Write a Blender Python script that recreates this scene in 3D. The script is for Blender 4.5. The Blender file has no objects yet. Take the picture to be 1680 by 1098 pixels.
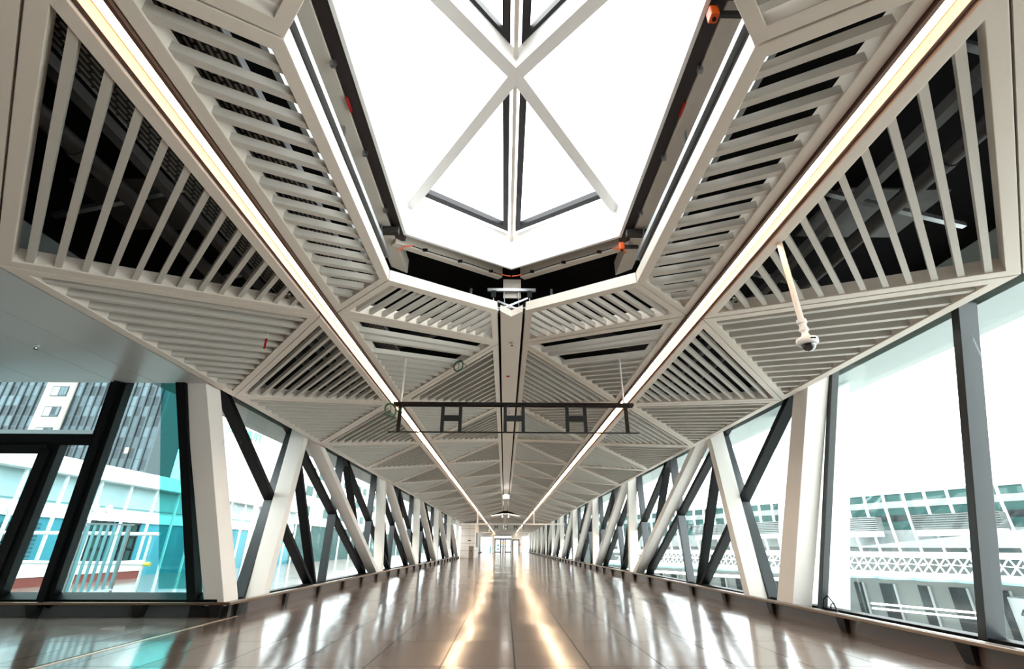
import bpy, bmesh, math, random
from mathutils import Vector, Matrix
random.seed(4)
scn = bpy.context.scene
COL = scn.collection

# ------------------------------------------------------------------ camera, sky, exposure
PITCH, YAW, ROLL = 0.4274, 0.0137, -0.0024
F_PX = 765.0
CAM = Vector((-0.07, 0.0, 0.95))
def camera_matrix():
    def cam_xyz(w):                       # world direction -> camera axes (right, forward, up)
        c, s = math.cos(YAW), math.sin(YAW)
        x, y, z = c*w[0]-s*w[1], s*w[0]+c*w[1], w[2]
        c, s = math.cos(PITCH), math.sin(PITCH)
        y, z = y*c+z*s, -y*s+z*c
        c, s = math.cos(ROLL), math.sin(ROLL)
        x, z = c*x-s*z, s*x+c*z
        return x, z, -y
    cols = [cam_xyz(v) for v in ((1, 0, 0), (0, 1, 0), (0, 0, 1))]
    m = Matrix([[cols[j][i] for j in range(3)] for i in range(3)])   # world -> camera
    return Matrix.Translation(CAM) @ m.transposed().to_4x4()
cd = bpy.data.cameras.new('camera'); cam = bpy.data.objects.new('camera', cd); COL.objects.link(cam)
cam.matrix_world = camera_matrix()
cd.sensor_width = 36.0; cd.sensor_fit = 'HORIZONTAL'; cd.lens = F_PX/1680*36
cd.clip_start = 0.02; cd.clip_end = 600
scn.camera = cam
scn.view_settings.view_transform = 'Standard'
scn.view_settings.look = 'None'
scn.view_settings.gamma = 1.0
scn.view_settings.use_curve_mapping = False
scn.view_settings.exposure = 1.6
world = bpy.data.worlds.new('overcast_sky'); scn.world = world; world.use_nodes = True
wn = world.node_tree.nodes; wl = world.node_tree.links
bg = wn['Background']
bg.inputs['Strength'].default_value = 2.6
tc = wn.new('ShaderNodeTexCoord'); sp = wn.new('ShaderNodeSeparateXYZ'); rp = wn.new('ShaderNodeValToRGB')
wl.new(tc.outputs['Generated'], sp.inputs[0]); wl.new(sp.outputs['Z'], rp.inputs[0]); wl.new(rp.outputs['Color'], bg.inputs['Color'])
rp.color_ramp.elements[0].position = 0.0; rp.color_ramp.elements[0].color = (0.93, 0.96, 1.0, 1)
rp.color_ramp.elements[1].position = 0.8; rp.color_ramp.elements[1].color = (1.0, 1.0, 1.0, 1)

STRIP_POWER = 17.0

# ------------------------------------------------------------------ materials
MATS = {}
def mat(name, color, rough=0.5, metal=0.0, spec=0.5, noise=0.0, nscale=8.0, bump=0.0, emit=None, estr=0.0, coat=0.0):
    m = bpy.data.materials.new(name); m.use_nodes = True
    nt = m.node_tree; b = nt.nodes['Principled BSDF']
    b.inputs['Base Color'].default_value = (*color, 1)
    b.inputs['Roughness'].default_value = rough
    b.inputs['Metallic'].default_value = metal
    b.inputs['Specular IOR Level'].default_value = spec
    b.inputs['Coat Weight'].default_value = coat
    if noise or bump:
        t = nt.nodes.new('ShaderNodeTexCoord'); n = nt.nodes.new('ShaderNodeTexNoise')
        n.inputs['Scale'].default_value = nscale; n.inputs['Detail'].default_value = 5
        nt.links.new(t.outputs['Object'], n.inputs['Vector'])
        if noise:
            r = nt.nodes.new('ShaderNodeMapRange')
            r.inputs['To Min'].default_value = 1-noise; r.inputs['To Max'].default_value = 1+noise
            nt.links.new(n.outputs['Fac'], r.inputs['Value'])
            mx = nt.nodes.new('ShaderNodeVectorMath'); mx.operation = 'SCALE'
            mx.inputs[0].default_value = color
            nt.links.new(r.outputs[0], mx.inputs['Scale'])
            nt.links.new(mx.outputs[0], b.inputs['Base Color'])
        if bump:
            bp = nt.nodes.new('ShaderNodeBump'); bp.inputs['Strength'].default_value = bump
            bp.inputs['Distance'].default_value = 0.01
            nt.links.new(n.outputs['Fac'], bp.inputs['Height']); nt.links.new(bp.outputs[0], b.inputs['Normal'])
    if emit:
        b.inputs['Emission Color'].default_value = (*emit, 1); b.inputs['Emission Strength'].default_value = estr
    MATS[name] = m
    return m

def glass_mat(name, tint, refl=0.06):
    m = bpy.data.materials.new(name); m.use_nodes = True
    nt = m.node_tree; nt.nodes.remove(nt.nodes['Principled BSDF'])
    out = nt.nodes['Material Output']
    tr = nt.nodes.new('ShaderNodeBsdfTransparent'); tr.inputs[0].default_value = (*tint, 1)
    gl = nt.nodes.new('ShaderNodeBsdfGlossy'); gl.inputs['Roughness'].default_value = 0.02
    gl.inputs[0].default_value = (0.9, 1.0, 1.0, 1)
    lw = nt.nodes.new('ShaderNodeLayerWeight'); lw.inputs['Blend'].default_value = 0.5
    pw = nt.nodes.new('ShaderNodeMath'); pw.operation = 'POWER'; pw.inputs[1].default_value = 5.0
    nt.links.new(lw.outputs['Facing'], pw.inputs[0])
    fr = nt.nodes.new('ShaderNodeMapRange'); fr.inputs['To Min'].default_value = refl; fr.inputs['To Max'].default_value = 0.14
    nt.links.new(pw.outputs[0], fr.inputs['Value'])
    mx = nt.nodes.new('ShaderNodeMixShader')
    nt.links.new(fr.outputs[0], mx.inputs[0]); nt.links.new(tr.outputs[0], mx.inputs[1]); nt.links.new(gl.outputs[0], mx.inputs[2])
    nt.links.new(mx.outputs[0], out.inputs['Surface'])
    MATS[name] = m
    return m

mat('ceiling_paint', (0.78, 0.71, 0.62), 0.42, spec=0.35, noise=0.03, nscale=30)
mat('louvre_shaded_paint', (0.60, 0.565, 0.505), 0.42, spec=0.35, noise=0.03, nscale=20)  # darker than the frames, its tone carries some shade between the slats
mat('soffit_paint', (0.60, 0.60, 0.60), 0.30, spec=0.5)
mat('steel_white', (0.93, 0.89, 0.83), 0.40, spec=0.4, noise=0.02)
mat('mullion_dark', (0.005, 0.006, 0.0065), 0.5, spec=0.12)
mat('mullion_grey', (0.040, 0.045, 0.049), 0.3, spec=0.5)
mat('frame_grey', (0.03, 0.03, 0.033), 0.4, spec=0.3)
mat('bronze', (0.30, 0.19, 0.12), 0.28, metal=0.85)
mat('chrome', (0.75, 0.75, 0.76), 0.18, metal=1.0)
mat('kerb_dark', (0.012, 0.011, 0.011), 0.35, spec=0.4)
mat('kerb_back', (0.13, 0.085, 0.065), 0.25, spec=0.5)
mat('kerb_grey', (0.09, 0.095, 0.10), 0.35)
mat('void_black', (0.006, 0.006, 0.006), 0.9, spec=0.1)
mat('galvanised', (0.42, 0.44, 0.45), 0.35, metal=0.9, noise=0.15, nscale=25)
mat('shaded_steel', (0.07, 0.066, 0.062), 0.5, metal=0.5, noise=0.2, nscale=12)  # darkened, so the shade of the ceiling void is in the colour
mat('dark_band', (0.035, 0.026, 0.024), 0.45)
mat('beam_beige', (0.74, 0.68, 0.60), 0.5, noise=0.05, nscale=10)
mat('white_plastic', (0.82, 0.81, 0.79), 0.35)
mat('black_plastic', (0.006, 0.006, 0.006), 0.45, spec=0.25)
mat('dome_black', (0.01, 0.01, 0.01), 0.05, spec=0.9, coat=1.0)
mat('orange_plastic', (0.85, 0.11, 0.01), 0.4)
mat('red_plastic', (0.55, 0.02, 0.015), 0.4)
mat('green_cable', (0.02, 0.10, 0.045), 0.5)
mat('gantry_brown', (0.010, 0.006, 0.005), 0.5, spec=0.12)
mat('rod_white', (0.80, 0.76, 0.72), 0.35)
mat('rafter_white', (0.95, 0.95, 0.93), 0.4)
mat('backdrop_paint', (0.62, 0.60, 0.57), 0.7)
mat('strip_glow', (1, 0.9, 0.8), 0.5, emit=(1.0, 0.70, 0.44), estr=STRIP_POWER)
mat('strip_housing', (0.17, 0.095, 0.070), 0.5, spec=0.2)
mat('exit_glow', (1, 1, 1), 0.5, emit=(1.0, 0.98, 0.95), estr=3.0)
mat('panel_cream', (0.72, 0.68, 0.62), 0.3, spec=0.5)
mat('bin_bronze', (0.22, 0.17, 0.13), 0.35, metal=0.6)
mat('door_frame', (0.03, 0.027, 0.025), 0.5, spec=0.2)
mat('trim_metal', (0.62, 0.47, 0.37), 0.35, metal=0.6)
mat('ground_concrete', (0.50, 0.51, 0.50), 0.9, noise=0.1, nscale=0.4)
mat('ext_white', (0.86, 0.88, 0.88), 0.6)
mat('ext_fascia', (0.35, 0.40, 0.39), 0.6)
mat('ext_cyan', (0.05, 0.27, 0.34), 0.15, spec=0.8)
mat('ext_cyan_pale', (0.20, 0.40, 0.43), 0.2, spec=0.7)
mat('ext_teal_dark', (0.015, 0.08, 0.10), 0.15, spec=0.8)
mat('ext_red', (0.20, 0.030, 0.02), 0.6)
mat('ext_stone', (0.45, 0.37, 0.31), 0.8, noise=0.08, nscale=2)
mat('ext_grey', (0.12, 0.135, 0.13), 0.6, noise=0.1, nscale=1.5)
mat('ext_grey_pale', (0.24, 0.26, 0.26), 0.5)
mat('ext_dark', (0.012, 0.016, 0.018), 0.3, spec=0.4)
mat('ext_yellow', (0.8, 0.7, 0.1), 0.5)
mat('ext_lamp', (1, 1, 1), 0.5, emit=(1, 0.96, 0.9), estr=3.0)
mat('ext_warm_lamp', (1, 0.7, 0.4), 0.5, emit=(1.0, 0.55, 0.2), estr=1.2)
mat('ext_green_glass', (0.035, 0.085, 0.08), 0.6, spec=0.12)
mat('cloth_dark', (0.03, 0.03, 0.035), 0.8)
mat('skin', (0.55, 0.36, 0.27), 0.6)
mat('sign_green', (0.10, 0.45, 0.30), 0.6)
mat('sign_red', (0.65, 0.15, 0.12), 0.6)
mat('sign_yellow', (0.85, 0.45, 0.03), 0.5)
mat('sign_cyan', (0.05, 0.55, 0.65), 0.5)
glass_mat('glass_clear', (0.94, 0.98, 0.97), 0.04)
glass_mat('glass_teal', (0.80, 0.94, 0.94), 0.04)
glass_mat('glass_tint_strip', (0.36, 0.72, 0.71))
def frosted(name, c):
    m = bpy.data.materials.new(name); m.use_nodes = True
    nt = m.node_tree; nt.nodes.remove(nt.nodes['Principled BSDF']); out = nt.nodes['Material Output']
    a = nt.nodes.new('ShaderNodeBsdfTranslucent'); a.inputs[0].default_value = (*c, 1)
    b = nt.nodes.new('ShaderNodeBsdfDiffuse'); b.inputs[0].default_value = (*c, 1)
    mx = nt.nodes.new('ShaderNodeMixShader'); mx.inputs[0].default_value = 0.35
    nt.links.new(a.outputs[0], mx.inputs[1]); nt.links.new(b.outputs[0], mx.inputs[2]); nt.links.new(mx.outputs[0], out.inputs['Surface']); MATS[name] = m
frosted('frosted_white', (0.93, 0.95, 0.95))
glass_mat('glass_roof', (0.97, 0.99, 0.99))

def brick_mat(name, c1, c2, mortar, w, h, msize, rough=0.3, spec=0.5, axes='xz', offset=0.0, bias=0.0, metal=0.0):
    """grid of panes or tiles; axes says which object axes run along the rows and up the columns"""
    m = bpy.data.materials.new(name); m.use_nodes = True
    nt = m.node_tree; b = nt.nodes['Principled BSDF']
    t = nt.nodes.new('ShaderNodeTexCoord'); s = nt.nodes.new('ShaderNodeSeparateXYZ'); c = nt.nodes.new('ShaderNodeCombineXYZ')
    nt.links.new(t.outputs['Object'], s.inputs[0])
    nt.links.new(s.outputs[axes[0].upper()], c.inputs['X']); nt.links.new(s.outputs[axes[1].upper()], c.inputs['Y'])
    br = nt.nodes.new('ShaderNodeTexBrick'); br.offset = offset; br.squash = 1.0
    nt.links.new(c.outputs[0], br.inputs['Vector'])
    br.inputs['Color1'].default_value = (*c1, 1); br.inputs['Color2'].default_value = (*c2, 1); br.inputs['Mortar'].default_value = (*mortar, 1)
    br.inputs['Scale'].default_value = 1.0; br.inputs['Brick Width'].default_value = w; br.inputs['Row Height'].default_value = h
    br.inputs['Mortar Size'].default_value = msize; br.inputs['Bias'].default_value = bias
    br.inputs['Mortar Smooth'].default_value = 0.0
    nt.links.new(br.outputs['Color'], b.inputs['Base Color'])
    b.inputs['Roughness'].default_value = rough; b.inputs['Specular IOR Level'].default_value = spec; b.inputs['Metallic'].default_value = metal
    MATS[name] = m
    return m, br, nt, b
brick_mat('tower_glass', (0.012, 0.014, 0.018), (0.125, 0.15, 0.17), (0.05, 0.053, 0.06), 0.95, 1.35, 0.05, 0.2, 0.35, 'xz', bias=-0.25)  # pale panes put reflections of the sky into the colour
brick_mat('tower_stone', (0.42, 0.34, 0.28), (0.37, 0.30, 0.25), (0.22, 0.17, 0.14), 2.0, 1.3, 0.02, 0.8, 0.2, 'xz', 0.5)
brick_mat('far_windows', (0.80, 0.83, 0.83), (0.35, 0.45, 0.46), (0.86, 0.88, 0.88), 3.2, 3.2, 0.55, 0.5, 0.4, 'yz', 0.0)
brick_mat('cream_tiles', (0.74, 0.69, 0.62), (0.72, 0.67, 0.60), (0.30, 0.24, 0.20), 1.1, 0.62, 0.012, 0.3, 0.5, 'xz', 0.0)
brick_mat('perforated', (0.22, 0.20, 0.18), (0.20, 0.18, 0.17), (0.012, 0.010, 0.010), 0.10, 0.035, 0.009, 0.5, 0.4, 'yx', 0.5, metal=0.4)
brick_mat('lit_panels', (0.60, 0.64, 0.64), (0.16, 0.36, 0.39), (0.12, 0.25, 0.26), 1.3, 1.1, 0.03, 0.3, 0.5, 'xz', 0.0)

# polished porcelain floor: tile grid, faint clouding, soft waviness and scuffs
def floor_material():
    m, br, nt, b = brick_mat('floor_tiles', (0.170, 0.128, 0.108), (0.145, 0.110, 0.095), (0.02, 0.015, 0.012), 1.2, 0.65, 0.008, 0.1, 0.5, 'yx')
    mp = nt.nodes.new('ShaderNodeMapping')
    src = br.inputs['Vector'].links[0].from_socket
    nt.links.new(src, mp.inputs['Vector']); nt.links.new(mp.outputs[0], br.inputs['Vector'])
    mp.inputs['Location'].default_value = (-8.5+12.0, -0.03+6.5, 0)
    t = nt.nodes.new('ShaderNodeTexCoord')
    n = nt.nodes.new('ShaderNodeTexNoise'); n.inputs['Scale'].default_value = 1.7; n.inputs['Detail'].default_value = 6
    nt.links.new(t.outputs['Object'], n.inputs['Vector'])
    mr = nt.nodes.new('ShaderNodeMapRange'); mr.inputs['To Min'].default_value = 0.07; mr.inputs['To Max'].default_value = 0.20
    nt.links.new(n.outputs['Fac'], mr.inputs['Value']); nt.links.new(mr.outputs[0], b.inputs['Roughness'])
    # each tile lies at its own tiny tilt, plus a slow wave
    n2 = nt.nodes.new('ShaderNodeTexNoise'); n2.inputs['Scale'].default_value = 1.1; n2.inputs['Detail'].default_value = 2
    nt.links.new(t.outputs['Object'], n2.inputs['Vector'])
    bp = nt.nodes.new('ShaderNodeBump'); bp.inputs['Strength'].default_value = 0.35; bp.inputs['Distance'].default_value = 0.006
    nt.links.new(n2.outputs['Fac'], bp.inputs['Height'])
    bp2 = nt.nodes.new('ShaderNodeBump'); bp2.inputs['Strength'].default_value = 0.5; bp2.inputs['Distance'].default_value = 0.001; bp2.invert = True
    nt.links.new(br.outputs['Fac'], bp2.inputs['Height']); nt.links.new(bp.outputs[0], bp2.inputs['Normal'])
    # every tile sits at a slightly different tilt
    dv = nt.nodes.new('ShaderNodeVectorMath'); dv.operation = 'DIVIDE'; dv.inputs[1].default_value = (1.2, 0.65, 1)
    nt.links.new(mp.outputs[0], dv.inputs[0])
    flr = nt.nodes.new('ShaderNodeVectorMath'); flr.operation = 'FLOOR'; nt.links.new(dv.outputs[0], flr.inputs[0])
    wnz = nt.nodes.new('ShaderNodeTexWhiteNoise'); nt.links.new(flr.outputs[0], wnz.inputs['Vector'])
    sb = nt.nodes.new('ShaderNodeVectorMath'); sb.operation = 'SUBTRACT'; sb.inputs[1].default_value = (0.5, 0.5, 0.5); nt.links.new(wnz.outputs['Color'], sb.inputs[0])
    sc = nt.nodes.new('ShaderNodeVectorMath'); sc.operation = 'SCALE'; sc.inputs['Scale'].default_value = 0.016; nt.links.new(sb.outputs[0], sc.inputs[0])
    ad = nt.nodes.new('ShaderNodeVectorMath'); ad.operation = 'ADD'; nt.links.new(bp2.outputs[0], ad.inputs[0]); nt.links.new(sc.outputs[0], ad.inputs[1])
    nm = nt.nodes.new('ShaderNodeVectorMath'); nm.operation = 'NORMALIZE'; nt.links.new(ad.outputs[0], nm.inputs[0])
    nt.links.new(nm.outputs[0], b.inputs['Normal'])
    b.inputs['IOR'].default_value = 1.6
    sm = nt.nodes.new('ShaderNodeMapRange'); sm.inputs['To Min'].default_value = 0.55; sm.inputs['To Max'].default_value = 0.05
    nt.links.new(br.outputs['Fac'], sm.inputs['Value']); nt.links.new(sm.outputs[0], b.inputs['Specular IOR Level'])
floor_material()

# ------------------------------------------------------------------ mesh helpers
def add_box(bm, x0, x1, y0, y1, z0, z1):
    v = [bm.verts.new((x, y, z)) for x in (x0, x1) for y in (y0, y1) for z in (z0, z1)]
    for f in ((0, 1, 3, 2), (4, 6, 7, 5), (0, 4, 5, 1), (2, 3, 7, 6), (0, 2, 6, 4), (1, 5, 7, 3)):
        bm.faces.new([v[i] for i in f])
def add_prism(bm, a, b):
    """solid between two matching outlines"""
    va = [bm.verts.new(p) for p in a]; vb = [bm.verts.new(p) for p in b]
    bm.faces.new(va); bm.faces.new(vb[::-1])
    for i in range(len(a)):
        j = (i+1) % len(a); bm.faces.new((va[i], vb[i], vb[j], va[j]))
def prism_x(bm, poly, x0, x1): add_prism(bm, [(x0, y, z) for y, z in poly], [(x1, y, z) for y, z in poly])
def prism_y(bm, poly, y0, y1): add_prism(bm, [(x, y0, z) for x, z in poly], [(x, y1, z) for x, z in poly])
def prism_z(bm, poly, z0, z1): add_prism(bm, [(x, y, z0) for x, y in poly], [(x, y, z1) for x, y in poly])
def add_bar(bm, p0, p1, w, h, up=(0, 0, 1)):
    p0, p1 = Vector(p0), Vector(p1); t = (p1-p0).normalized(); up = Vector(up)
    s = t.cross(up)
    if s.length < 1e-4: s = t.cross(Vector((1, 0, 0)))
    s.normalize(); n = s.cross(t)
    q = [(-w/2, -h/2), (w/2, -h/2), (w/2, h/2), (-w/2, h/2)]
    add_prism(bm, [p0+s*a+n*b for a, b in q], [p1+s*a+n*b for a, b in q])
def add_tube(bm, p0, p1, r0, r1=None, n=14):
    if r1 is None: r1 = r0
    p0, p1 = Vector(p0), Vector(p1); t = (p1-p0).normalized()
    s = t.cross(Vector((0, 0, 1)))
    if s.length < 1e-4: s = Vector((1, 0, 0))
    s.normalize(); u = t.cross(s)
    ring = lambda p, r: [p+s*(r*math.cos(2*math.pi*i/n))+u*(r*math.sin(2*math.pi*i/n)) for i in range(n)]
    add_prism(bm, ring(p0, r0), ring(p1, r1))
def add_path(bm, pts, r, n=8, closed=False):
    pts = [Vector(p) for p in pts]; rings = []
    N = len(pts)
    for i, p in enumerate(pts):
        a = pts[(i-1) % N] if (closed or i > 0) else p
        b = pts[(i+1) % N] if (closed or i < N-1) else p
        t = (b-a).normalized(); s = t.cross(Vector((0.13, 0.21, 0.97))).normalized(); u = t.cross(s)
        rings.append([bm.verts.new(p+s*(r*math.cos(2*math.pi*k/n))+u*(r*math.sin(2*math.pi*k/n))) for k in range(n)])
    M = N if closed else N-1
    for i in range(M):
        A, B = rings[i], rings[(i+1) % N]
        for k in range(n): bm.faces.new((A[k], A[(k+1) % n], B[(k+1) % n], B[k]))
    if not closed: bm.faces.new(rings[0][::-1]); bm.faces.new(rings[-1])
def add_lathe(bm, c, prof, n=24):
    rings = []
    for r, z in prof:
        rings.append([bm.verts.new((c[0]+max(r, 1e-4)*math.cos(2*math.pi*k/n), c[1]+max(r, 1e-4)*math.sin(2*math.pi*k/n), c[2]+z)) for k in range(n)])
    for A, B in zip(rings, rings[1:]):
        for k in range(n): bm.faces.new((A[k], A[(k+1) % n], B[(k+1) % n], B[k]))
    bm.faces.new(rings[0][::-1]); bm.faces.new(rings[-1])
class MB:
    def __init__(self): self.bm = bmesh.new()
    def __getattr__(self, k):
        f = globals().get('add_'+k) or globals().get(k)
        if f is None: raise AttributeError(k)
        def g(*a, **kw): f(self.bm, *a, **kw); return self
        return g
    def build(self, name, material, parent=None, smooth=False, bevel=0.0, label=None):
        bmesh.ops.recalc_face_normals(self.bm, faces=self.bm.faces)
        me = bpy.data.meshes.new(name); self.bm.to_mesh(me); self.bm.free()
        me.materials.append(MATS[material])
        if smooth:
            for p in me.polygons: p.use_smooth = True
            me.set_sharp_from_angle(angle=math.radians(40))
        o = bpy.data.objects.new(name, me); COL.objects.link(o)
        if parent: o.parent = parent
        if bevel:
            b = o.modifiers.new('edge', 'BEVEL'); b.width = bevel; b.segments = 2; b.limit_method = 'ANGLE'
        if label: o['label'] = label
        return o
def tag(o, label, cat, group=None):
    o['label'] = label; o['category'] = cat
    if group: o['group'] = group
    return o
def thing(name, label, cat, loc=(0, 0, 0), group=None, rotz=0.0):
    o = bpy.data.objects.new(name, None); o.empty_display_size = 0.1; COL.objects.link(o)
    o.location = loc; o.rotation_euler = (0, 0, rotz)
    return tag(o, label, cat, group)
def struct(name, loc=(0, 0, 0)):
    o = bpy.data.objects.new(name, None); o.empty_display_size = 0.1; COL.objects.link(o); o.location = loc
    o['kind'] = 'structure'; return o
def st(o, label=None):
    o['kind'] = 'structure'
    if label: o['label'] = label
    return o
def dup(root, loc, label, group=None):
    r = root.copy(); COL.objects.link(r); r.location = loc; r['label'] = label
    if group: r['group'] = group
    for ch in list(root.children):
        c = ch.copy(); COL.objects.link(c); c.parent = r
        for g in list(ch.children):
            d = g.copy(); COL.objects.link(d); d.parent = c
    return r
ORD = ['zeroth', 'first', 'second', 'third', 'fourth', 'fifth', 'sixth', 'seventh', 'eighth', 'ninth', 'tenth', 'eleventh', 'twelfth', 'thirteenth',
       'fourteenth', 'fifteenth', 'sixteenth', 'seventeenth', 'eighteenth', 'nineteenth', 'twentieth', 'twenty-first', 'twenty-second', 'twenty-third', 'twenty-fourth', 'twenty-fifth']
SIDE = {-1: 'left', 1: 'right'}

# ------------------------------------------------------------------ the hall's own measures
BAY = 3.6
XE, XSO, XSI, XR = 4.14, 2.20, 2.02, 0.185      # ceiling edge, outer and inner side of the light slot, ridge joint
XS = 2.107
ZI, SI = 3.86, 0.2337                            # inner slope: height at the ridge and fall
ZO, SO = 3.3676+2.107*0.189, 0.189               # outer slope
YE, YS, YR = 3.2, 1.2, 3.03                      # phase of the joints on edge, slot and ridge
YEND = 95.0
FAR_SKY = 12                                     # bay of the second rooflight
def zin(x): return ZI-SI*abs(x)
def zout(x): return ZO-SO*abs(x)

# ------------------------------------------------------------------ floor
fl = MB().box(-13, 4.75, -6, YEND, -0.25, 0).build('floor', 'floor_tiles'); st(fl)
tr = MB().box(-4.075, -4.035, -6, 8.12, 0.0, 0.004).build('trim_1', 'trim_metal'); st(tr)
tr = MB().box(-4.11, -4.095, -6, 8.12, 0.0, 0.002).build('trim_2', 'void_black'); st(tr)

# ------------------------------------------------------------------ roof deck above the panels, with two rooflight openings
def hexagon(yc, grow=0.0, side=-1):
    k = 1.28+grow; h = 1.57+grow*0.55; a = 2.79+grow*1.1
    return [(0, yc-a), (side*k, yc-h), (side*k, yc+h), (0, yc+a)]
Y0C, Y1C = YR, YR+FAR_SKY*BAY
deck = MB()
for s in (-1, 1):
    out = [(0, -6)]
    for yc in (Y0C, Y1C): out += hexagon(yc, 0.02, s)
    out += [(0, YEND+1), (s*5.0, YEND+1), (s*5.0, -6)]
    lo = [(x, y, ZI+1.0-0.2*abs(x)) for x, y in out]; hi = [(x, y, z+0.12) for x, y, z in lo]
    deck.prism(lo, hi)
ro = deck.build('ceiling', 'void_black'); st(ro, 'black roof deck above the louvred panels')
for s in (-1, 1):
    f = MB().box(min(s*4.86, s*4.98), max(s*4.86, s*4.98), -6, YEND, 3.26, 3.92).build('trim_3', 'ext_fascia'); st(f, 'pale roof edge outside the glass')
    f = MB().box(min(s*4.72, s*5.45), max(s*4.72, s*5.45), -6, YEND, 3.20, 3.26).build('trim_4', 'ext_fascia'); st(f, 'underside of the eaves outside the glass')

# ------------------------------------------------------------------ louvred ceiling panels
FW, FD, LW = 0.085, 0.13, 0.046
def inset(poly, d):
    """parallel offset of a convex outline towards its inside"""
    n = len(poly); area = sum(poly[i][0]*poly[(i+1) % n][1]-poly[(i+1) % n][0]*poly[i][1] for i in range(n))
    sg = 1 if area > 0 else -1
    L = []
    for i in range(n):
        a, b = Vector(poly[i]), Vector(poly[(i+1) % n]); t = (b-a).normalized(); nn = Vector((-t.y, t.x))*sg
        L.append((a+nn*d, t))
    out = []
    for i in range(n):
        (p, t), (q, u) = L[i-1], L[i]
        den = t.x*u.y-t.y*u.x; w = q-p
        k = (w.x*u.y-w.y*u.x)/den
        r = p+t*k; out.append((r.x, r.y))
    return out
def clip_line(poly, p, d):
    """stretch of the line p + k d inside a convex outline"""
    lo, hi = -1e9, 1e9; n = len(poly)
    area = sum(poly[i][0]*poly[(i+1) % n][1]-poly[(i+1) % n][0]*poly[i][1] for i in range(n)); sg = 1 if area > 0 else -1
    for i in range(n):
        a, b = Vector(poly[i]), Vector(poly[(i+1) % n]); t = b-a; nn = Vector((-t.y, t.x))*sg
        den = nn.dot(d); num = nn.dot(a-p)
        if abs(den) < 1e-9:
            if num > 0: return None
            continue
        k = num/den
        if den > 0: lo = max(lo, k)
        else: hi = min(hi, k)
    return (lo, hi) if hi > lo else None
def make_panel(poly, zf, a, b, pitch, label, group, skip=(), first=0.5):
    """poly: plan outline; louvres run parallel to the joint a-b, counted from it"""
    root = thing('louvre_panel', label, 'ceiling panel', (0, 0, 0), group)
    o1 = inset(poly, 0.006); o2 = inset(poly, 0.006+FW)
    m = MB(); n = len(poly)
    P = lambda q, dz=0.0: (q[0], q[1], zf(q[0])+dz)
    for i in range(n):
        j = (i+1) % n
        lo = [P(o1[i]), P(o1[j]), P(o2[j]), P(o2[i])]; hi = [P(o1[i], FD), P(o1[j], FD), P(o2[j], FD), P(o2[i], FD)]
        m.prism(lo, hi)
    bmesh.ops.remove_doubles(m.bm, verts=m.bm.verts, dist=1e-5)
    m.build('frame', 'ceiling_paint', root, bevel=0.004)
    d = (Vector(b)-Vector(a)).normalized(); nn = Vector((-d.y, d.x))
    c = Vector((sum(q[0] for q in poly)/n, sum(q[1] for q in poly)/n))
    if nn.dot(c-Vector(a)) < 0: nn = -nn
    depth = max(nn.dot(Vector(q)-Vector(a)) for q in o2)
    m = MB(); k = 0; s = FW+0.006+pitch*first+0.01
    inner = inset(poly, 0.006+FW-0.004)
    while s < depth-0.02:
        if k not in skip:
            ends = []
            for off in (-LW/2, LW/2):
                r = clip_line(inner, Vector(a)+nn*(s+off), d)
                ends.append(r)
            if all(ends) and all(e[1]-e[0] > 0.05 for e in ends):
                q = []
                for off, e in zip((-LW/2, LW/2), ends):
                    base = Vector(a)+nn*(s+off); q.append((base+d*e[0], base+d*e[1]))
                plan = [q[0][0], q[0][1], q[1][1], q[1][0]]
                z0, z1 = 0.012, 0.012+(0.112 if pitch == PB else 0.068)
                m.prism([(p.x, p.y, zf(p.x)+z0) for p in plan], [(p.x, p.y, zf(p.x)+z1) for p in plan])
        s += pitch; k += 1
    m.build('slats', 'louvre_shaded_paint', root)
    return root
PA, PB = 0.165, 0.187
NB = 25                                           # bays down the hall
def bay_word(n):
    if n <= -1: return 'nearest the camera'
    if n == 0: return 'beside the rooflight'
    return ORD[n]+' beyond the rooflight'
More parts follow.
